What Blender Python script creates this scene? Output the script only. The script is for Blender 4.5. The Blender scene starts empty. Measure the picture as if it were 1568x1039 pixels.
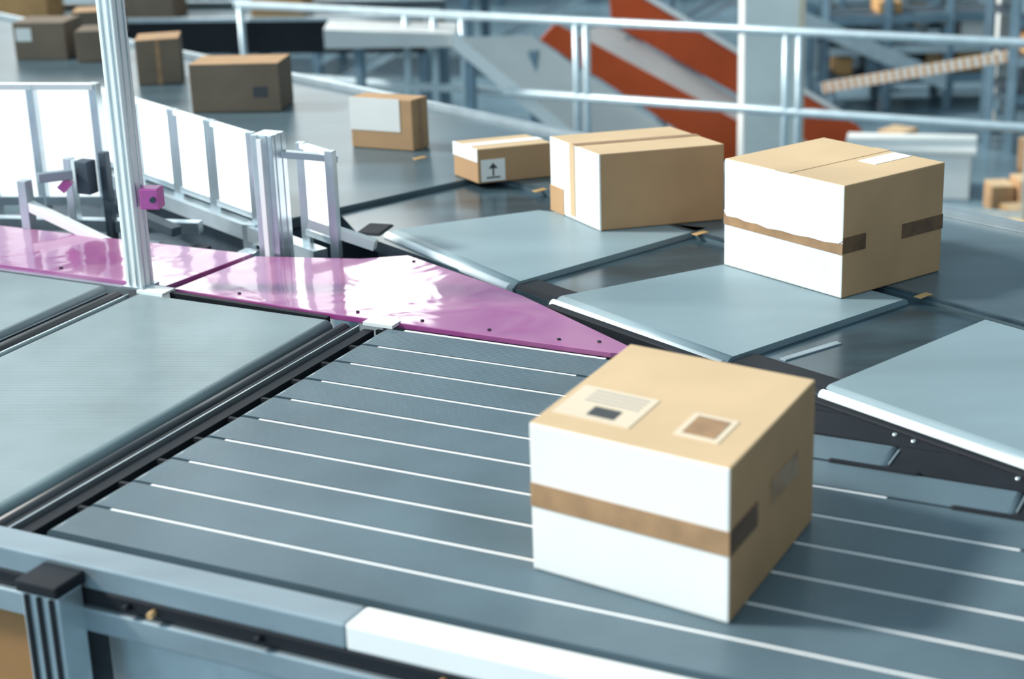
import bpy, bmesh, math, random
from mathutils import Vector, Matrix
random.seed(4)
sc=bpy.context.scene
# ------------------------------------------------------------ frames (metres)
UO=Vector((-0.909,3.343)); UU=Vector((0.886,-0.4636)); VV=Vector((0.4636,0.886))   # merge line
DO=Vector((-0.27,5.01));  DD=Vector((0.615,-0.7885)); NN=Vector((0.7885,0.615))    # diagonal line
def uv(u,v): q=UO+UU*u+VV*v; return (q.x,q.y)
def st(s,t): q=DO+DD*s+NN*t; return (q.x,q.y)
FLOOR=-0.3; BT=1.012
# ------------------------------------------------------------ materials
def newmat(name):
    m=bpy.data.materials.new(name); m.use_nodes=True
    return m,m.node_tree,m.node_tree.nodes['Principled BSDF']
def mat(name,col,rough=.5,metal=0,noise=.0,nscale=8,bump=0,bscale=60,coat=0,emit=0,spec=.5,ribs=None,ribamt=.15,stretch=None):
    m,nt,b=newmat(name); L=nt.links
    b.inputs['Base Color'].default_value=(*col,1); b.inputs['Roughness'].default_value=rough
    b.inputs['Metallic'].default_value=metal; b.inputs['Coat Weight'].default_value=coat
    b.inputs['Coat Roughness'].default_value=.08; b.inputs['Specular IOR Level'].default_value=spec
    tc=nt.nodes.new('ShaderNodeTexCoord'); vec=tc.outputs['Object']
    if stretch:
        mp=nt.nodes.new('ShaderNodeMapping'); mp.inputs['Rotation'].default_value=(0,0,stretch[0]); mp.inputs['Scale'].default_value=(stretch[1],1,1)
        L.new(vec,mp.inputs['Vector']); nv=mp.outputs[0]
    else: nv=vec
    nz=nt.nodes.new('ShaderNodeTexNoise'); nz.inputs['Scale'].default_value=nscale; nz.inputs['Detail'].default_value=5
    L.new(nv,nz.inputs['Vector'])
    mr=nt.nodes.new('ShaderNodeMapRange'); mr.inputs[1].default_value=.3; mr.inputs[2].default_value=.7
    mr.inputs[3].default_value=1-noise; mr.inputs[4].default_value=1+noise*.6
    L.new(nz.outputs['Fac'],mr.inputs[0]); fac=mr.outputs[0]
    h=None
    if ribs:
        d=nt.nodes.new('ShaderNodeVectorMath'); d.operation='DOT_PRODUCT'; d.inputs[1].default_value=(ribs[0],ribs[1],0)
        L.new(vec,d.inputs[0])
        k=nt.nodes.new('ShaderNodeMath'); k.operation='MULTIPLY'; k.inputs[1].default_value=2*math.pi/ribs[2]; L.new(d.outputs['Value'],k.inputs[0])
        sn=nt.nodes.new('ShaderNodeMath'); sn.operation='SINE'; L.new(k.outputs[0],sn.inputs[0])
        ma=nt.nodes.new('ShaderNodeMath'); ma.operation='MULTIPLY_ADD'; ma.inputs[1].default_value=ribamt; ma.inputs[2].default_value=1; L.new(sn.outputs[0],ma.inputs[0])
        mm=nt.nodes.new('ShaderNodeMath'); mm.operation='MULTIPLY'; L.new(ma.outputs[0],mm.inputs[0]); L.new(fac,mm.inputs[1]); fac=mm.outputs[0]
        h=sn.outputs[0]
    vs=nt.nodes.new('ShaderNodeVectorMath'); vs.operation='SCALE'; vs.inputs[0].default_value=col; L.new(fac,vs.inputs['Scale'])
    L.new(vs.outputs[0],b.inputs['Base Color'])
    if bump>0:
        bp=nt.nodes.new('ShaderNodeBump'); bp.inputs['Strength'].default_value=bump; bp.inputs['Distance'].default_value=.002
        if h is None:
            n2=nt.nodes.new('ShaderNodeTexNoise'); n2.inputs['Scale'].default_value=bscale; L.new(nv,n2.inputs['Vector']); h=n2.outputs['Fac']
        L.new(h,bp.inputs['Height']); L.new(bp.outputs[0],b.inputs['Normal'])
    if emit: 
        b.inputs['Emission Color'].default_value=(*col,1); b.inputs['Emission Strength'].default_value=emit
    return m
M={}
M['strip']=mat('ribbed_grey_belt',(.105,.16,.192),.36,noise=.22,nscale=3,ribs=(VV.x,VV.y,.0095),ribamt=.22,bump=.35)
M['belt']=mat('woven_grey_belt',(.25,.325,.345),.38,noise=.2,nscale=3,ribs=(.1,1,.0075),ribamt=.10,bump=.25)
M['dbelt']=mat('light_grey_belt',(.23,.315,.35),.42,noise=.12,nscale=4,stretch=(-.66,.3),bump=.1,bscale=200)
M['rear']=mat('dark_grey_belt',(.085,.13,.155),.30,noise=.35,nscale=4,stretch=(.9,.2),bump=.1,bscale=200)
M['slide']=mat('dark_steel_slider',(.055,.095,.12),.22,metal=.3,noise=.5,nscale=7,stretch=(-.66,.3))
M['black']=mat('black_plastic',(.012,.015,.02),.55,noise=.2,bump=.1,spec=.25)
M['rubber']=mat('black_rubber_roller',(.02,.026,.032),.38,noise=.2,spec=.35)
M['alu']=mat('brushed_aluminium',(.60,.68,.72),.32,metal=.75,noise=.12,nscale=12,bump=.08)
M['alud']=mat('dull_anodised_aluminium',(.36,.44,.49),.38,metal=.6,noise=.15,nscale=9,bump=.08,stretch=(.48,.2))
M['raila']=mat('galvanised_rail_tube',(.54,.65,.70),.4,metal=.4,noise=.12,nscale=12)
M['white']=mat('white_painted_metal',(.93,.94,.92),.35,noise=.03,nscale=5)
M['nose']=mat('lit_belt_nose',(.70,.78,.81),.4,noise=.1)  # whitening by reflections on the belt noses put into the colour
M['sep']=mat('bright_separator',(.97,.98,.98),.35,noise=.03)
M['steel']=mat('dark_steel_frame',(.07,.095,.12),.5,metal=.4,noise=.3)
M['panel']=mat('glow_panel',(.96,.98,.97),.3,noise=.02,emit=.9)  # overexposed brightness of the panes put in as emission
def magenta():
    m,nt,b=newmat('magenta_gloss_plate'); L=nt.links
    tc=nt.nodes.new('ShaderNodeTexCoord'); nz=nt.nodes.new('ShaderNodeTexNoise'); nz.inputs['Scale'].default_value=3.0; nz.inputs['Detail'].default_value=2; nz.inputs['Distortion'].default_value=1.4
    L.new(tc.outputs['Object'],nz.inputs['Vector'])
    cr=nt.nodes.new('ShaderNodeValToRGB'); e=cr.color_ramp.elements; e[0].position=.42;e[0].color=(.36,.07,.26,1);e[1].position=.62;e[1].color=(.44,.15,.32,1)
    L.new(nz.outputs['Fac'],cr.inputs[0]); L.new(cr.outputs[0],b.inputs['Base Color'])
    b.inputs['Roughness'].default_value=.3
    bp=nt.nodes.new('ShaderNodeBump'); bp.inputs['Strength'].default_value=.3; bp.inputs['Distance'].default_value=.02; L.new(nz.outputs['Fac'],bp.inputs['Height']); L.new(bp.outputs[0],b.inputs['Normal']); L.new(bp.outputs[0],b.inputs['Coat Normal'])
    b.inputs['Coat Weight'].default_value=1; b.inputs['Coat IOR'].default_value=1.6; b.inputs['Coat Roughness'].default_value=.06
    return m
M['mag']=magenta()
M['magp']=mat('magenta_plastic',(.62,.12,.42),.4)
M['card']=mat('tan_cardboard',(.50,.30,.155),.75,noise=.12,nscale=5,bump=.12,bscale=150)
M['cardtop']=mat('lit_cardboard',(.64,.46,.275),.75,noise=.07,nscale=5,bump=.1,bscale=150)  # paler cardboard copy: light on the box tops put into the colour
M['cardfar']=mat('shaded_brown_cardboard',(.21,.155,.11),.8,noise=.15,nscale=5)  # darker cardboard copy: shade on the far boxes put into the colour
M['cardor']=mat('orange_cardboard',(.58,.32,.13),.8,noise=.2,nscale=5)
M['covr']=mat('brown_side_cover',(.34,.17,.06),.6,noise=.2,nscale=5)
M['cream']=mat('cream_label',(.74,.62,.47),.6,noise=.05)
M['paper']=mat('white_paper_label',(.90,.885,.85),.6,noise=.03)
M['tape']=mat('brown_packing_tape',(.40,.235,.12),.28,noise=.2,nscale=20)
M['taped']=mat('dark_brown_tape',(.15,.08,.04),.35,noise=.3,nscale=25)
M['ink']=mat('printed_ink',(.06,.065,.07),.6)
M['inkg']=mat('faded_print',(.40,.37,.34),.6)
M['red']=mat('orange_red_chute',(.62,.085,.012),.4,noise=.12,nscale=3)
M['chw']=mat('pale_chute_surface',(.70,.70,.68),.35,noise=.1,nscale=3)
M['floor']=mat('concrete_floor',(.15,.23,.28),.25,noise=.35,nscale=1.5,bump=.05)
M['rackb']=mat('blue_grey_rack_steel',(.19,.29,.36),.5,metal=.2,noise=.2)
M['yel']=mat('amber_reflector',(.55,.34,.15),.4)
M['pill']=mat('painted_pillar',(.84,.86,.83),.6,noise=.06,nscale=4)
M['wall']=mat('hall_wall_paint',(.45,.52,.56),.7,noise=.06)
# ------------------------------------------------------------ mesh helpers
def link(o,par):
    sc.collection.objects.link(o)
    if par: o.parent=par
    return o
def grp(name,loc=None):
    e=bpy.data.objects.new(name,None); e.empty_display_size=.1; sc.collection.objects.link(e); return e
def mesh(name,vs,fs,mats,par=None,fm=None,bevel=0,seg=2,smooth=False):
    me=bpy.data.meshes.new(name); me.from_pydata([tuple(v) for v in vs],[],fs)
    if not isinstance(mats,(list,tuple)): mats=[mats]
    for m in mats: me.materials.append(m)
    if fm:
        for p,i in zip(me.polygons,fm): p.material_index=i
    bm=bmesh.new(); bm.from_mesh(me); bmesh.ops.recalc_face_normals(bm,faces=bm.faces); bm.to_mesh(me); bm.free()
    if smooth:
        for p in me.polygons: p.use_smooth=True
    o=bpy.data.objects.new(name,me); link(o,par)
    if bevel:
        b=o.modifiers.new('bevel','BEVEL'); b.width=bevel; b.segments=seg; b.limit_method='ANGLE'
    return o
def prism(name,pts,z0,z1,m,par=None,bevel=0,fm=None):
    n=len(pts); vs=[(x,y,z0) for x,y in pts]+[(x,y,z1) for x,y in pts]
    fs=[tuple(range(n))[::-1],tuple(range(n,2*n))]+[(i,(i+1)%n,n+(i+1)%n,n+i) for i in range(n)]
    return mesh(name,vs,fs,m,par,fm,bevel)
HEX=[(0,1,2,3),(7,6,5,4),(0,4,5,1),(1,5,6,2),(2,6,7,3),(3,7,4,0)]
def beam(name,a,b,w,h,m,par=None,bevel=0,up=Vector((0,0,1))):
    a=Vector(a);b=Vector(b);d=(b-a).normalized()
    if abs(d.dot(up))>.98: up=Vector((.4636,.886,0))
    s=d.cross(up).normalized(); t=s.cross(d).normalized()
    vs=[]
    for e in (a,b):
        for x,y in ((-1,-1),(1,-1),(1,1),(-1,1)): vs.append(e+s*(x*w/2)+t*(y*h/2))
    return mesh(name,vs,HEX,m,par,None,bevel)
def tube(name,a,b,r,m,par=None,n=14):
    a=Vector(a);b=Vector(b);d=(b-a).normalized(); up=Vector((0,0,1)) if abs(d.z)<.9 else Vector((1,0,0))
    s=d.cross(up).normalized(); t=s.cross(d)
    vs=[e+s*(r*math.cos(2*math.pi*i/n))+t*(r*math.sin(2*math.pi*i/n)) for e in (a,b) for i in range(n)]
    fs=[(i,(i+1)%n,n+(i+1)%n,n+i) for i in range(n)]+[tuple(range(n)),tuple(range(n,2*n))]
    o=mesh(name,vs,fs,m,par,smooth=False)
    for p in o.data.polygons:
        if len(p.vertices)==4: p.use_smooth=True
    return o
def beltslab(name,P0,P1,P2,P3,zt,r,m,par=None):
    """endless belt: rounded noses on edge P0P1 and P3P2"""
    P=[Vector(p) for p in (P0,P1,P2,P3)]
    def side(A,B):
        L=(B-A).length; d=(B-A)/L; out=[]
        k=9
        for i in range(k+1):
            a=math.pi/2+math.pi*i/k; out.append((r+r*math.cos(a),zt-r+r*math.sin(a)))
        for i in range(k+1):
            a=-math.pi/2+math.pi*i/k; out.append((L-r+r*math.cos(a),zt-r+r*math.sin(a)))
        return [(A.x+d.x*x,A.y+d.y*x,z) for x,z in out]
    a=side(P[0],P[3]); b=side(P[1],P[2]); n=len(a)
    fs=[(i,(i+1)%n,n+(i+1)%n,n+i) for i in range(n)]+[tuple(range(n)),tuple(range(n,2*n))]
    o=mesh(name,a+b,fs,m,par)
    for p in o.data.polygons:
        if len(p.vertices)==4 and p.area<.02: p.use_smooth=True
    return o
# ------------------------------------------------------------ merge conveyor
g=grp('strip_belt_merge_conveyor')
W=.1325
def uend(v,t=-.10): return (1.529+t-.91*v)/.414
bounds=[(k-1)*W for k in range(11)]
for k in range(10):
    v0,v1=bounds[k]+.006,bounds[k+1]-.006
    u1=min(3.3,uend(v1)+.05)
    if k==9: u1=.80
    beltslab('strip_belt_%d'%k,uv(.022,v0),uv(.022,v1),uv(u1,v1),uv(u1,v0),1.0,.02,M['strip'],g)
for k in range(1,11):
    v=bounds[k]; u1=min(3.3,uend(v)-.03)
    if 4<k<10: u1-=.45
    if k==10: u1=.66
    a=uv(.085,v);b=uv(u1,v)
    beam('separator_%d'%k,(*a,.990),(*b,.990),.0068 if k<10 else .014,.018,M['sep'],g)
    a=uv(.0,v);b=uv(.082,v)
    beam('separator_tip_%d'%k,(*a,.985),(*b,.985),.010,.012,M['black'],g)
vT=1.215
prism('deck',[uv(-.03,-.17),uv(3.4,-.17),uv(3.4,.0),uv(uend(vT,-.06),vT),uv(-.03,vT)],.93,.958,M['black'],g)
prism('side_body',[uv(-2.6,-.16),uv(3.4,-.16),uv(3.4,.0),uv(uend(vT,-.06),vT),uv(-2.6,vT)],.62,.93,M['steel'],g)
for k in range(4,10):
    v0,v1=bounds[k],bounds[k+1]
    ue=uend(v1)+.058
    if k==9: ue=.805
    c=uv(uend(v1,-.012),v1); d=uv(uend(v0,-.012),v0)
    a=uv(ue,v0+.002); b=uv(min(ue,uend(v1,-.02)),v1-.002)
    prism('nose_guard_%d'%k,[a,d,c,b],.94,1.002,M['black'],g,bevel=.006)
    a=uv(ue-.12,v0);b=uv(ue+.08,v0); beam('guard_finger_%d'%k,(*a,.99),(*b,.99),.020,.034,M['black'],g,bevel=.009)
    q=uv(ue+.012,(v0+v1)/2-.01); beam('guard_plate_rim_%d'%k,(*uv(ue+.006,v0+.02),1.003),(*uv(ue+.006,v1-.03),1.003),.004,.004,M['alud'],g)
    for f in (.42,.58):
        q=Vector(d).lerp(Vector(c),f)-NN*.028; tube('bolt_%d_%d'%(k,int(f*100)),(q.x,q.y,.99),(q.x,q.y,1.006),.005,M['alu'],g)
a=st(.62,-.010);b=st(3.2,-.010); beam('guard_edge',(*a,.99),(*b,.99),.024,.036,M['black'],g,bevel=.005)
beltslab('transfer_belt',uv(-.80,-.165),uv(-.80,1.19),uv(-.135,1.19),uv(-.135,-.165),1.0,.022,M['belt'],g)
beltslab('infeed_belt',uv(-2.5,-.165),uv(-2.5,1.21),uv(-.915,1.21),uv(-.915,-.165),1.0,.022,M['belt'],g)
prism('left_deck',[uv(-2.6,-.16),uv(-.03,-.16),uv(-.03,vT),uv(-2.6,vT)],.93,.955,M['black'],g)
for i,(u,r,mm) in enumerate([(-.098,.024,'rubber'),(-.862,.03,'rubber')]):
    a=uv(u,-.16);b=uv(u,1.19); tube('gap_roller_%d'%i,(*a,.998-r),(*b,.998-r),r,M[mm],g)
for i,(u,w,mm,zz) in enumerate([(-.066,.010,'black',.985),(-.053,.004,'alu',.988),(-.022,.03,'black',.98),(-.820,.006,'alu',.985),(-.9,.008,'steel',.98)]):
    a=uv(u,-.16);b=uv(u,1.19); beam('gap_strip_%d'%i,(*a,zz),(*b,zz),w,.02,M[mm],g)
def fr(name,u0,u1,v,z,w,h,m,bev=.004):
    a=uv(u0,v);b=uv(u1,v); beam(name,(*a,z),(*b,z),w,h,M[m],g,bevel=bev)
fr('rail_top_left',-2.6,.80,-.205,.985,.075,.05,'alud')
fr('rail_top_glare',.803,3.4,-.205,.985,.075,.05,'white')  # white segment paints the blown highlight along the rail top
fr('rail_slot',-2.6,3.4,-.235,.945,.02,.03,'black')
fr('rail_lower',-2.6,3.4,-.225,.90,.06,.05,'alud')
fr('side_skirt',.22,3.4,-.195,.70,.01,.36,'alu',.001)
fr('side_cover',-.10,.12,-.215,.72,.01,.30,'covr',.001)
fr('bottom_rail',-2.6,3.4,-.225,.55,.06,.06,'alud')
for i,u in enumerate((.32,.38,.62,1.0)):
    a=uv(u,-.245);b=uv(u,-.262); tube('rail_bolt_%d'%i,(*a,.945),(*b,.945),.007,M['yel'] if i%2 else M['black'],g)
for i,(u,v) in enumerate([(.17,-.285),(2.4,-.24),(-1.6,-.24),(-1.6,1.15),(.3,1.1),(1.6,.6)]):
    q=uv(u,v); top=.62 if i>2 else .93
    if i==0: top=.975
    beam('leg_%d'%i,(*q,FLOOR),(*q,top),.09,.07,M['alu'],g,bevel=.004)
q=uv(.17,-.285); beam('leg_cap',(*q,.975),(*q,1.0),.10,.085,M['black'],g,bevel=.004)
for du in (-.03,0,.03):
    q=uv(.17+du,-.322); beam('leg_slot%d'%int(du*100),(*q,FLOOR),(*q,.97),.008,.008,M['black'],g)
# ------------------------------------------------------------ magenta plates
g=grp('magenta_cover_plate')
prism('plate',[uv(-2.6,1.235),uv(-.742,1.26),uv(-.695,1.62),uv(-2.6,1.57)],.99,1.006,M['mag'],g,bevel=.002)
for i in range(5):
    q=uv(-.85-.3*i,1.29); tube('rivet_%d'%i,(*q,1.004),(*q,1.009),.006,M['black'],g)
a=uv(-2.6,1.245);b=uv(-.75,1.245); beam('edge',(*a,.97),(*b,.97),.02,.05,M['alu'],g)
for i,u in enumerate((-2.3,-1.0)):
    q=uv(u,1.4); beam('support_%d'%i,(*q,FLOOR),(*q,.99),.06,.06,M['steel'],g)
g=grp('magenta_cover_plate')
tri=[uv(-.705,1.25),uv(-.14,1.225),uv(.66,1.225),(.33,4.10),(.035,4.60),(-.01,4.66),(-.30,5.03),(-.44,5.01),(-.76,5.075)]
prism('plate',tri,.99,1.006,M['mag'],g,bevel=.002)
for i,q in enumerate([uv(-.1,1.262),uv(.1,1.262),uv(.3,1.262),uv(.5,1.262),uv(-.5,1.28),(-.28,4.96),(.22,4.20)]):
    tube('rivet_%d'%i,(*q,1.004),(*q,1.009),.005,M['black'],g)
a=uv(-.70,1.232);b=uv(-.16,1.208); beam('edge_dark',(*a,.99),(*b,.99),.016,.025,M['black'],g)
for i,(u,v) in enumerate([(-.5,1.4),(.2,1.3)]):
    q=uv(u,v); beam('support_%d'%i,(*q,FLOOR),(*q,.99),.05,.05,M['steel'],g)
prism('tab_white',[uv(-.04,1.19),uv(.05,1.19),uv(.05,1.235),uv(-.04,1.235)],1.0,1.009,M['white'],g)
prism('tab_white_2',[uv(-.79,1.19),uv(-.70,1.19),uv(-.70,1.25),uv(-.79,1.25)],1.0,1.009,M['white'],g)
# ------------------------------------------------------------ diagonal induction belts
g=grp('induction_belt_conveyor')
beltslab('belt_a',(-.37,5.29),(.01,4.70),(.625,5.205),(.12,5.47),BT,.024,M['dbelt'],g)
beltslab('belt_b',(.12,4.56),(.52,4.03),(1.06,4.45),(.72,4.86),BT,.024,M['dbelt'],g)
beltslab('belt_c',(.72,3.82),(1.50,2.80),(2.03,3.23),(1.225,4.265),BT,.024,M['dbelt'],g)
for i,(a,b) in enumerate([((-.375,5.28),(.0,4.70)),((.115,4.55),(.51,4.025)),((.715,3.81),(1.49,2.79))]):
    tube('nose_bar_%d'%i,(*a,BT-.017),(*b,BT-.017),.015,M['nose'],g)
prism('slider_plate',[st(-.36,.03),st(3.0,.03),st(3.0,.73),st(-.60,.73),st(-.60,.12)],.96,.995,M['slide'],g)
prism('body',[st(-.30,.06),st(3.0,.06),st(3.0,.72),st(-.30,.72)],.6,.955,M['steel'],g)
for i,(p,q) in enumerate([((.0,4.70),(.12,4.55)),((.52,4.03),(.72,3.80))]):
    p=Vector(p);q=Vector(q)
    prism('nose_block_%d'%i,[tuple(p+NN*.01),tuple(q+NN*.01),tuple(q+NN*.10),tuple(p+NN*.10)],.96,1.006,M['black'],g,bevel=.012)
beam('corner_block',(-.44,5.30,.985),(-.40,5.42,.985),.09,.03,M['black'],g,bevel=.01)
for i,(p,q) in enumerate([((.10,4.86),(.24,4.95)),((.66,4.05),(.82,4.16))]):
    p=Vector(p);q=Vector(q); beam('seam_strip_%d'%i,(*p,.996),(*q,.996),.022,.006,M['alud'],g,bevel=.002)
for i,(s,t) in enumerate([(-.2,.3),(1.4,.3),(2.8,.5),(.6,.5)]):
    q=st(s,t); beam('leg_%d'%i,(*q,FLOOR),(*q,.6),.08,.08,M['alu'],g)
g=grp('trunk_belt_conveyor')
poly=[st(-7,-.08),st(-.62,-.08),st(-.62,.74),st(3,.74),st(3,1.53),st(-7,.93)]
prism('belt',poly,.975,BT,M['rear'],g,bevel=.004)
prism('bed',[st(-7,-.10),st(-.63,-.10),st(-.63,.75),st(3,.75),st(3,1.48),st(-7,.90)],.72,.97,M['steel'],g)
a=st(-7,.95);b=st(3,1.55); beam('far_rail',(*a,1.0),(*b,1.0),.03,.07,M['alu'],g)
a=st(-7,-.10);b=st(-.62,-.10); beam('near_rail',(*a,.99),(*b,.99),.025,.06,M['alu'],g)
for i,(s,t) in enumerate([(-6,.0),(-4,.0),(-2,.0),(-6,.85),(-4,.9),(-2,1.0),(.6,1.2),(2.8,1.2)]):
    q=st(s,t); beam('leg_%d'%i,(*q,FLOOR),(*q,.72),.08,.08,M['alu'],g)
for i,q in enumerate([(-.31,6.23),(.11,5.71),(.58,5.13),(1.10,4.46)]):
    q=Vector(q); beam('reflector_%d'%i,(*(q-NN*.025),BT+.001),(*(q+NN*.025),BT+.001),.024,.003,M['yel'],g,bevel=.001)
a=st(-.62,.745);b=st(3,.745); beam('joint',(*a,BT-.002),(*b,BT-.002),.012,.008,M['slide'],g)
# ------------------------------------------------------------ cardboard boxes
def facepoly(name,A,B,z0,h,pts,m,par,off=.0015):
    A=Vector(A);B=Vector(B);d=B-A;n=Vector((d.y,-d.x)).normalized(); k=len(pts)
    vs=[(*(A+d*x+n*off),z0+h*y) for x,y in pts]+[(*(A+d*x-n*.001),z0+h*y) for x,y in pts]
    fs=[tuple(range(k)),tuple(range(k,2*k))[::-1]]+[(i,(i+1)%k,k+(i+1)%k,k+i) for i in range(k)]
    return mesh(name,vs,fs,m,par)
def facepatch(name,A,B,z0,h,x0,x1,y0,y1,m,par,off=.0015):
    return facepoly(name,A,B,z0,h,[(x0,y0),(x1,y0),(x1,y1),(x0,y1)],m,par,off)
def toppatch(name,A,B,C,z,x0,x1,y0,y1,m,par,off=.0015):
    A=Vector(A);B=Vector(B);C=Vector(C);e=A-B;f=C-B   # origin at B, x along BC, y along BA
    pts=[tuple(B+f*x+e*y) for x,y in ((x0,y0),(x1,y0),(x1,y1),(x0,y1))]
    return prism(name,pts,z-.001,z+off,m,par)
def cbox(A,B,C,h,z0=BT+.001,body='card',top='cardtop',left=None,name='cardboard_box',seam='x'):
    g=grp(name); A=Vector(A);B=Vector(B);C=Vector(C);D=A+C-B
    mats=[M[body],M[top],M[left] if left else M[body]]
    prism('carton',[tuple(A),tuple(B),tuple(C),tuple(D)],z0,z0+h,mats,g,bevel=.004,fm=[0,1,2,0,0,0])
    zt=z0+h
    if seam=='x': toppatch('flap_seam',A,B,C,zt,.005,.995,.496,.504,M['tape'],g,.0008)
    return g,A,B,C,D,z0,h
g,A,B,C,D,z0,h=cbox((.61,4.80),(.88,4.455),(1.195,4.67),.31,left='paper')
facepatch('tape_side',A,B,z0,h,0,1.0,.39,.49,M['tape'],g)
facepoly('torn_label',A,B,z0,h,[(.0,.52),(.03,.472),(.12,.48),(.2,.465),(.3,.472),(.38,.455),(.5,.468),(.62,.462),(.74,.475),(.85,.47),(.97,.487),(1,.52)],M['paper'],g,.0022)
facepatch('tape_wrap',B,C,z0,h,0,.22,.40,.54,M['taped'],g)
facepatch('tape_end',B,C,z0,h,.58,1.0,.40,.53,M['taped'],g)
toppatch('label_top',A,B,C,z0+h,.60,.97,.24,.38,M['paper'],g)
toppatch('tape_top',A,B,C,z0+h,.0,1,.44,.56,M['cardtop'],g)
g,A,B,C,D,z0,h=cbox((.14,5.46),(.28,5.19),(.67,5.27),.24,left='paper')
facepatch('left_corner_card',A,B,z0,h,0,.28,0,.35,M['card'],g,.002)
facepatch('tape_vertical',A,B,z0,h,.42,.52,.05,1,M['cardtop'],g,.002)
toppatch('tape_top',A,B,C,z0+h,.0,1,.44,.54,M['tape'],g)
facepatch('label_fold',B,C,z0,h,0,.012,0,1,M['paper'],g)
g,A,B,C,D,z0,h=cbox((-.18,5.96),(-.095,5.82),(.16,5.89),.12)
facepatch('white_edge',A,B,z0,h,0,1,.62,1,M['paper'],g)
facepatch('arrow_label',B,C,z0,h,.04,.36,.05,.68,M['paper'],g)
facepatch('arrow_stem',B,C,z0,h,.19,.21,.2,.5,M['ink'],g,.003)
facepoly('arrow_head',B,C,z0,h,[(.14,.42),(.26,.42),(.20,.58)],M['ink'],g,.003)
facepatch('arrow_base',B,C,z0,h,.11,.29,.14,.18,M['ink'],g,.003)
toppatch('tape_top',A,B,C,z0+h,0,1,.35,.6,M['paper'],g)
g,A,B,C,D,z0,h=cbox((-.57,6.44),(-.335,6.335),(-.28,6.41),.19,body='card',top='card')
facepatch('big_label',A,B,z0,h,0,.80,.36,1,M['paper'],g)
facepatch('tape_right',B,C,z0,h,.35,.6,0,1,M['tape'],g)
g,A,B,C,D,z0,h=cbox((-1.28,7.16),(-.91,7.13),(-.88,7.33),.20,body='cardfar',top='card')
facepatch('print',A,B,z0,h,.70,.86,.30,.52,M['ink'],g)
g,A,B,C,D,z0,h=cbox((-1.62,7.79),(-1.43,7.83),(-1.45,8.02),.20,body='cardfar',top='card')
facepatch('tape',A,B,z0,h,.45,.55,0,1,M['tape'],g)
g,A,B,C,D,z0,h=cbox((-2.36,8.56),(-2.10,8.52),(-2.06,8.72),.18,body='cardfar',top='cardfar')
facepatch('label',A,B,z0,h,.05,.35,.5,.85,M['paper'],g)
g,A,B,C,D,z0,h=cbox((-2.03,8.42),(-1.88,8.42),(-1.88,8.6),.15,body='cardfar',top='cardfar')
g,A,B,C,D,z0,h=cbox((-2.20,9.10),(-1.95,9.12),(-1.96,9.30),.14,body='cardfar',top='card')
g,A,B,C,D,z0,h=cbox((.025,2.965),(.36,2.725),(.575,3.13),.295,z0=1.001,left='paper',seam=None)
facepatch('tape_side',A,B,z0,h,0,1,.44,.60,M['tape'],g)
facepatch('tape_wrap',B,C,z0,h,0,.30,.44,.60,M['taped'],g)
facepatch('side_label',B,C,z0,h,.45,.78,.48,.64,M['tape'],g)
toppatch('address_label',A,B,C,z0+h,.14,.46,.56,.96,M['cream'],g)
toppatch('label_print',A,B,C,z0+h,.18,.27,.66,.80,M['ink'],g,.0025)
for i in range(4):
    toppatch('label_line_%d'%i,A,B,C,z0+h,.31+.035*i,.322+.035*i,.60,.88,M['inkg'],g,.0025)
toppatch('tape_patch_rim',A,B,C,z0+h,.18,.42,.14,.36,M['cream'],g)
toppatch('tape_patch',A,B,C,z0+h,.21,.39,.17,.33,M['tape'],g,.0025)
# ------------------------------------------------------------ posts and guards on the left
def profile(name,x,y,z0,z1,w,m='white',parent=None,slots=True):
    g=parent or grp(name)
    beam(name,(x,y,z0),(x,y,z1),w,w,M[m],g,bevel=.003)
    if slots:
        for k,sg in enumerate((-1,1)):
            q=Vector((x,y))-VV*(w/2+.0005)+UU*(w*.22*sg); beam(name+'_slot_%d'%k,(q.x,q.y,z0),(q.x,q.y,z1),w*.10,.003,M['alu'],g)
            q=Vector((x,y))+UU*(w/2+.0005)+VV*(w*.22*sg); beam(name+'_side_slot_%d'%k,(q.x,q.y,z0),(q.x,q.y,z1),.003,w*.10,M['alu'],g)
    return g
g=grp('aluminium_profile_post')
profile('upright',-1.055,4.815,1.0062,2.9,.056,'white',g)
beam('foot_plate',(-1.055,4.815,1.0062),(-1.055,4.815,1.012),.075,.075,M['alu'],g)
beam('magenta_sensor',(-1.02,4.80,1.27),(-.965,4.79,1.27),.05,.06,M['magp'],g,bevel=.004)
tube('sensor_eye',(-.985,4.775,1.27),(-.985,4.76,1.27),.008,M['steel'],g)
g=grp('glow_pane_guard')  # panes glow by themselves, no lamp stands behind them
def guard(s0,s1,t,z0,z1,name):
    a=Vector(st(s0,t));b=Vector(st(s1,t))
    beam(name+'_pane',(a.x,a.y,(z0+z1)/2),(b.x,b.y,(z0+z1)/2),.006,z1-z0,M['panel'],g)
    for i,q in enumerate((a,b)):
        beam(name+'_post_%d'%i,(q.x,q.y,z0-.05),(q.x,q.y,z1+.01),.03,.022,M['alu'],g,bevel=.002)
    beam(name+'_top',(a.x,a.y,z1),(b.x,b.y,z1),.02,.016,M['white'],g)
    beam(name+'_bot',(a.x,a.y,z0),(b.x,b.y,z0),.02,.02,M['alu'],g)
ss=[-1.75,-1.48,-1.20,-.95,-.68]
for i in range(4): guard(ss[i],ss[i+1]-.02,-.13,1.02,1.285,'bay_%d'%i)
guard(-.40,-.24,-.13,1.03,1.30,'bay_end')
profile('post',-.70,5.12,.75,1.37,.075,'alu',g)
beam('post_white_strip',(-.722,5.078,.9),(-.722,5.078,1.36),.016,.006,M['white'],g)
beam('arm',(-.70,5.12,1.31),(-.50,5.14,1.28),.03,.02,M['alu'],g)
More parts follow.
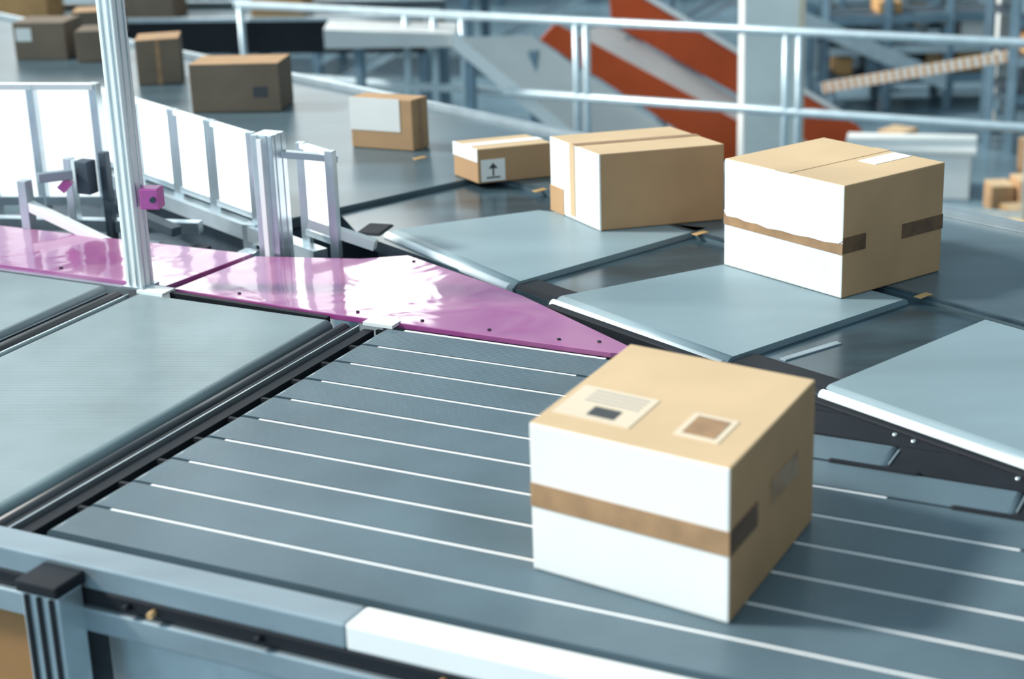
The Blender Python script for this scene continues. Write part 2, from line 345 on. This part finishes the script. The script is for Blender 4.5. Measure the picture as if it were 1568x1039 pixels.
beam('arm_low',(-.60,5.16,1.08),(-.40,5.10,1.02),.03,.03,M['white'],g)
for i,s in enumerate((-1.6,-.7)):
    q=st(s,-.15); beam('leg_%d'%i,(*q,FLOOR),(*q,1.0),.05,.05,M['alu'],g)
beam('lower_beam',(*st(-2.2,-.15),.97),(*st(-.3,-.15),.97),.05,.05,M['alu'],g)
g=grp('glow_pane_guard')  # glowing panes added in place of a blown-out reflection behind
pts=[(-2.35,6.12),(-1.80,6.05),(-1.62,6.02),(-1.40,6.00)]
for i in range(3):
    a,b=pts[i],pts[i+1]
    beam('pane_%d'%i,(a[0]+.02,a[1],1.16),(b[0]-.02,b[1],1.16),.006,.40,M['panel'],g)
    beam('post_%d'%i,(*b,FLOOR),(*b,1.37),.035,.03,M['alu'],g,bevel=.002)
beam('top_rail',(-2.35,6.11,1.37),(-1.40,5.99,1.36),.03,.02,M['white'],g)
beam('low_rail',(-2.35,6.11,.96),(-1.40,5.99,.96),.03,.03,M['alu'],g)
g=grp('sensor_bracket_assembly')
for i,(x,y,z0,z1,w,m) in enumerate([(-1.54,5.50,.95,1.16,.035,'alu'),(-1.42,5.62,.95,1.20,.03,'alu'),(-1.30,5.60,.9,1.22,.028,'steel'),(-1.20,5.55,.9,1.15,.03,'steel')]):
    beam('stand_%d'%i,(x,y,z0),(x,y,z1),w,w,M[m],g,bevel=.002)
    beam('foot_%d'%i,(x,y,FLOOR),(x,y,z0),.03,.03,M['steel'],g)
beam('camera_body',(-1.36,5.58,1.09),(-1.36,5.58,1.20),.055,.045,M['steel'],g,bevel=.004)
beam('camera_body_2',(-1.22,5.56,1.06),(-1.22,5.56,1.20),.045,.045,M['alud'],g,bevel=.004)
beam('bracket_1',(-1.54,5.5,1.08),(-1.2,5.30,.97),.03,.03,M['white'],g,bevel=.002)
beam('bracket_2',(-1.50,5.52,1.16),(-1.40,5.56,1.16),.03,.03,M['alud'],g,bevel=.002)
beam('bracket_3',(-1.9,5.75,.97),(-1.0,5.55,.97),.04,.04,M['alu'],g,bevel=.002)
beam('bracket_4',(-1.30,5.60,1.05),(-1.05,5.40,1.0),.04,.03,M['steel'],g,bevel=.002)
beam('sensor_pink',(-1.44,5.56,1.11),(-1.41,5.56,1.14),.03,.03,M['magp'],g)
g=grp('machine_bay_tray')
prism('tray',[uv(-2.4,1.66),uv(-.55,1.70),st(-.45,-.20),st(-1.9,-.20),(-2.0,5.95)],.84,.87,M['steel'],g)
for i,q in enumerate([uv(-2.2,1.8),uv(-.7,1.85)]): beam('leg_%d'%i,(*q,FLOOR),(*q,.84),.05,.05,M['steel'],g)
for i in range(6):
    q=uv(-1.6+.18*i,1.78+.02*i); beam('roller_block_%d'%i,(*q,.87),(*q,.93),.06,.05,M['black'] if i%2 else M['alu'],g,bevel=.004)
# ------------------------------------------------------------ background
def railp(x): return 10.6-.5226*(x-.48)
g=grp('safety_railing')
x0,x1=-1.75,6.0
for z in (.77,.31): tube('rail_%d'%int(z*100),(x0,railp(x0),z),(x1,railp(x1),z),.026,M['raila'],g)
beam('kick_plate',(x0,railp(x0),-.22),(x1,railp(x1),-.22),.01,.12,M['raila'],g)
for i,x in enumerate([-1.72,-.60,-.42,-.24,.45,.51,1.62,1.69,2.85,4.0,5.2]):
    tube('post_%d'%i,(x,railp(x),FLOOR),(x,railp(x),.77),.022,M['raila'],g)
def quadslab(name,P,th,m,g,ax=Vector((0,0,-1))):
    P=[Vector(p) for p in P]
    return mesh(name,P+[p+ax*th for p in P],HEX,m,g)
YA=Vector((0,1,0))
g=grp('sorting_chute')
quadslab('front_skirt',[(.34,11,.70),(1.62,11,-.04),(1.50,11,-.285),(.24,11,.60)],.03,M['red'],g,YA)
quadslab('slide',[(.40,11.03,.62),(1.75,11.03,-.16),(2.10,11.5,-.26),(.70,11.5,.60)],.03,M['chw'],g)
quadslab('back_wall',[(.70,11.5,.90),(2.30,11.5,-.10),(2.22,11.5,-.295),(.72,11.5,.60)],.04,M['red'],g,YA)
quadslab('end_skirt',[(1.72,11.46,.24),(2.34,11.46,-.12),(2.48,11.46,-.295),(1.72,11.46,-.295)],.04,M['red'],g,YA)
quadslab('back_wall_rib',[(.74,11.47,.915),(2.32,11.47,-.085),(2.30,11.47,-.10),(.72,11.47,.90)],.1,M['white'],g,YA)
for i,(x,y,z) in enumerate([(.45,11.05,.5),(1.0,11.05,.2),(.8,11.45,.52),(1.4,11.45,.12)]): beam('leg_%d'%i,(x,y,FLOOR),(x,y,z),.05,.05,M['rackb'],g)
g=grp('parcel_slide')
quadslab('slide',[(-.28,10.85,.66),(.46,10.85,.0),(1.05,10.95,.0),(.18,10.95,.64)],.03,M['chw'],g)
quadslab('lip',[(-.30,10.83,.70),(.45,10.83,.03),(.42,10.83,-.05),(-.30,10.83,.60)],.02,M['white'],g,YA)
quadslab('end_panel',[(-1.1,10.95,.72),(-.28,10.86,.68),(-.28,10.86,.60),(-1.1,10.95,.60)],.4,M['chw'],g,YA)
for i,(x,y,z) in enumerate([(-.9,11.1,.6),(-.2,10.88,.5),(.3,10.88,.1),(.2,10.92,.55)]): beam('leg_%d'%i,(x,y,FLOOR),(x,y,z),.05,.05,M['rackb'],g)
g=grp('sorting_chute')
quadslab('front_skirt',[(1.1,12.6,.95),(3.2,12.6,-.02),(3.2,12.6,-.14),(1.1,12.6,.83)],.03,M['raila'],g,YA)
quadslab('slide',[(1.1,12.63,.85),(3.2,12.63,-.12),(3.2,13.1,-.12),(1.1,13.1,.85)],.03,M['raila'],g)
quadslab('back_wall',[(1.1,13.1,1.0),(3.2,13.1,.02),(3.2,13.1,-.15),(1.1,13.1,.8)],.03,M['rackb'],g,YA)
for i,(x,z) in enumerate([(1.2,.75),(2.2,.3)]):
    for j,y in enumerate((12.65,13.05)): beam('leg_%d%d'%(i,j),(x,y,FLOOR),(x,y,z),.06,.06,M['rackb'],g)
g=grp('structural_pillar')
beam('shaft',(1.60,10.50,FLOOR),(1.60,10.50,6),.34,.24,M['pill'],g,up=YA)
beam('shaft_flange',(1.77,10.40,FLOOR),(1.77,10.40,6),.03,.10,M['cream'],g,up=YA)
beam('base_guard',(1.60,10.50,FLOOR),(1.60,10.50,-.15),.38,.28,M['rackb'],g,up=YA)
for x,y in ((3.42,12.0),(2.95,13.4)):
    g=grp('slim_support_column'); beam('shaft',(x,y,FLOOR),(x,y,5),.08,.08,M['pill'],g,up=YA); beam('foot',(x,y,FLOOR),(x,y,FLOOR+.03),.16,.16,M['rackb'],g,up=YA)
def farconv(name,A,B,w,z,mt,truss=True):
    g=grp(name); A=Vector(A);B=Vector(B);d=(B-A).normalized();n=Vector((-d.y,d.x))
    pts=[tuple(A-n*w/2),tuple(B-n*w/2),tuple(B+n*w/2),tuple(A+n*w/2)]
    prism('belt',pts,z-.04,z,M[mt],g)
    for k,sg in enumerate((-1,1)):
        a=A+n*(w/2+.03)*sg;b=B+n*(w/2+.03)*sg
        beam('side_%d'%k,(*a,z-.08),(*b,z-.08),.05,.22,M['black'] if mt=='rear' else M['white'],g)
        beam('trim_%d'%k,(*a,z+.04),(*b,z+.04),.06,.02,M['alu'],g)
    L=(B-A).length;k=0;x=.4
    while x<L:
        for sg in (-1,1):
            q=A+d*x+n*(w/2)*sg; beam('leg_%d'%k,(*q,FLOOR),(*q,z-.18),.06,.06,M['rackb'],g); k+=1
            if truss and x+1.2<L:
                r=A+d*(x+1.1)+n*(w/2)*sg; beam('brace_%d'%k,(*q,FLOOR+.1),(*r,z-.2),.04,.04,M['alu'],g)
        x+=1.3
    return g
farconv('accumulation_conveyor',(-6,12.9),(-.45,12.05),.7,.62,'rear')
farconv('accumulation_conveyor',(-7,16.2),(6,13.9),.8,.62,'slide')
def fb(x,y,z,w,d,h,m='cardor',a=-.2):
    ca,sa=math.cos(a),math.sin(a)
    A=(x,y);B=(x+w*ca,y+w*sa);C=(x+w*ca-d*sa,y+w*sa+d*ca)
    return cbox(A,B,C,h,z0=z,body=m,top='cardtop')
for x,y in [(-4.6,12.55),(-3.5,12.4),(-2.6,12.25),(-1.7,12.1)]:
    fb(x,y,.621,.36,.3,.2,random.choice(['cardfar','cardor']),-.16)
for i in range(9):
    x=-5.2+i*1.15+random.random()*.3; y=16.2-(x+7)*.177-.15
    fb(x,y,.621,.35,.3,.2,'cardor',-.17)
def rack(x,y,w,d,hs,n,bx=True,name='pallet_rack'):
    g=grp(name)
    for i in range(n+1):
        for j in (0,d):
            X=x+i*w; beam('upright_%d_%d'%(i,int(j>0)),(X,y+j,FLOOR),(X,y+j,hs[-1]+.5),.06,.06,M['rackb'],g)
        beam('cross_%d'%i,(x+i*w,y,FLOOR+.1),(x+i*w,y+d,hs[0]),.03,.03,M['rackb'],g)
        if i<n: beam('brace_%d'%i,(x+i*w,y+d,FLOOR+.1),(x+(i+1)*w,y+d,hs[-1]),.02,.03,M['alu'],g)
    for k,z in enumerate(hs):
        beam('beam_f_%d'%k,(x,y,z),(x+n*w,y,z),.05,.06,M['raila' if k%2 else 'rackb'],g); beam('beam_b_%d'%k,(x,y+d,z),(x+n*w,y+d,z),.05,.06,M['alu'],g)
        prism('shelf_%d'%k,[(x,y),(x+n*w,y),(x+n*w,y+d),(x,y+d)],z+.01,z+.03,M['steel'],g)
    k=0
    for z in hs:
        X=x+.1
        while X<x+n*w-.25:
            ww=.08+random.random()*.18;hh=.08+random.random()*.14
            if random.random()<.85:
                prism('stored_carton_%d'%k,[(X,y+.05),(X+ww,y+.05),(X+ww,y+.35),(X,y+.35)],z+.031,z+.031+hh,M[random.choice(['cardor','card','paper','cardor','cardor','rackb','raila','steel'])],g,bevel=.005); k+=1
            X+=ww+.03+random.random()*.14
    return g
rack(2.0,14.0,.7,.6,[.05,.32,.60],6)
rack(-8,18.6,1.0,.7,[.1,.5,.9,1.3],17)
rack(3.3,11.3,.7,.6,[.05,.30,.55,.80],3)
rack(2.35,12.75,.45,.4,[-.08,.14,.36],4)
g=grp('striped_barrier_beam')
beam('bar',(2.20,12.0,.03),(3.30,11.4,.32),.05,.065,M['chw'],g)
for i in range(24):
    f=(i+.5)/24; x=2.20+1.1*f;y=12.0-.6*f;z=.03+.29*f
    beam('stripe_%d'%i,(x-.009,y+.0049,z-.0024),(x+.009,y-.0049,z+.0024),.055,.07,M['cardor'],g)
beam('stand_a',(2.25,11.97,FLOOR),(2.25,11.97,.0),.05,.05,M['rackb'],g); beam('stand_b',(3.2,11.45,FLOOR),(3.2,11.45,.26),.05,.05,M['rackb'],g)
g=grp('white_cabinet')
prism('body',[(2.05,10.35),(2.75,10.15),(2.85,10.5),(2.15,10.7)],FLOOR,-.02,M['white'],g,bevel=.01)
prism('lid',[(2.03,10.33),(2.77,10.12),(2.88,10.52),(2.13,10.72)],-.02,.01,M['pill'],g,bevel=.005)
for i,(x,y,w,h) in enumerate([(2.80,9.85,.13,.16),(2.95,9.80,.14,.2),(2.86,9.6,.2,.08),(2.62,9.25,.16,.06),(2.80,9.2,.18,.10),(3.2,10.3,.3,.3),(2.45,8.95,.22,.06),(2.99,9.25,.15,.14),(2.55,11.1,.2,.2)]):
    fb(x,y,FLOOR+.001,w,.18,h,random.choice(['cardor','card']),.1*i)
# ------------------------------------------------------------ hall shell
prism('floor',[(-16,-4),(16,-4),(16,26),(-16,26)],FLOOR-.1,FLOOR,M['floor'])
g=grp('wall_back'); beam('panel',(-16,26,5),(16,26,5),.2,10.6,M['wall'],g)
M['glass']=mat('added_window_glow',(.95,.95,.90),.3,emit=3.3)
for i,(x,wd) in enumerate([(-15.5,3.6),(-11.6,3.6),(-7.7,3.2),(-4.2,3.0)]):  # unseen emitting panes, added for reflections on plates and sheen on belts
    w=grp('added_window_%d'%(i+1)); beam('emitter_pane',(x,25.85,7.0),(x+wd,25.85,7.0),.05,5.4,M['glass'],w)
    for k in range(3): beam('mullion_%d'%k,(x+k*wd/2,25.8,4.2),(x+k*wd/2,25.8,9.8),.14,.12,M['wall'],w)
# ------------------------------------------------------------ light
w=bpy.data.worlds.new('hall_daylight'); sc.world=w; w.use_nodes=True
nt=w.node_tree; bg=nt.nodes['Background']; bg.inputs[0].default_value=(.66,.88,1.0,1)
tc=nt.nodes.new('ShaderNodeTexCoord'); sx=nt.nodes.new('ShaderNodeVectorMath'); sx.operation='DOT_PRODUCT'; sx.inputs[1].default_value=(-.92,-.35,.15); mr=nt.nodes.new('ShaderNodeMapRange')
nt.links.new(tc.outputs['Generated'],sx.inputs[0]); nt.links.new(sx.outputs['Value'],mr.inputs[0])
mr.inputs[1].default_value=-.7; mr.inputs[2].default_value=.8; mr.inputs[3].default_value=.18; mr.inputs[4].default_value=1.2
nt.links.new(mr.outputs[0],bg.inputs[1])
sun=bpy.data.lights.new('sun_through_skylight','SUN'); sun.energy=4.7; sun.angle=math.radians(8); sun.color=(1,.965,.90)
so=bpy.data.objects.new('sun_through_skylight',sun); sc.collection.objects.link(so)
so.rotation_euler=Vector((-1,.16,.80)).to_track_quat('Z','Y').to_euler()
# ------------------------------------------------------------ move every group origin to the object's own centre
for e in [o for o in sc.objects if o.type=='EMPTY' and o.parent is None]:
    P=[v.co for c in e.children if c.type=='MESH' for v in c.data.vertices]
    if not P: continue
    c=Vector(((min(p.x for p in P)+max(p.x for p in P))/2,(min(p.y for p in P)+max(p.y for p in P))/2,min(p.z for p in P)))
    e.location=c
    for k in e.children: k.location=-c
# ------------------------------------------------------------ camera
p=math.radians(19.4);r=math.radians(2.0)
R0=Vector((1,0,0));F=Vector((0,math.cos(p),-math.sin(p)));U0=Vector((0,math.sin(p),math.cos(p)))
R=math.cos(r)*R0-math.sin(r)*U0;U=math.cos(r)*U0+math.sin(r)*R0
cam=bpy.data.cameras.new('camera'); cam.sensor_width=36; cam.lens=2700/1568*36
cam.dof.use_dof=True; cam.dof.focus_distance=4.5; cam.dof.aperture_fstop=2.2
co=bpy.data.objects.new('camera',cam); sc.collection.objects.link(co)
mw=Matrix((R,U,-F)).transposed().to_4x4(); mw.translation=Vector((0,0,2.5)); co.matrix_world=mw
sc.camera=co
sc.view_settings.view_transform='Standard'
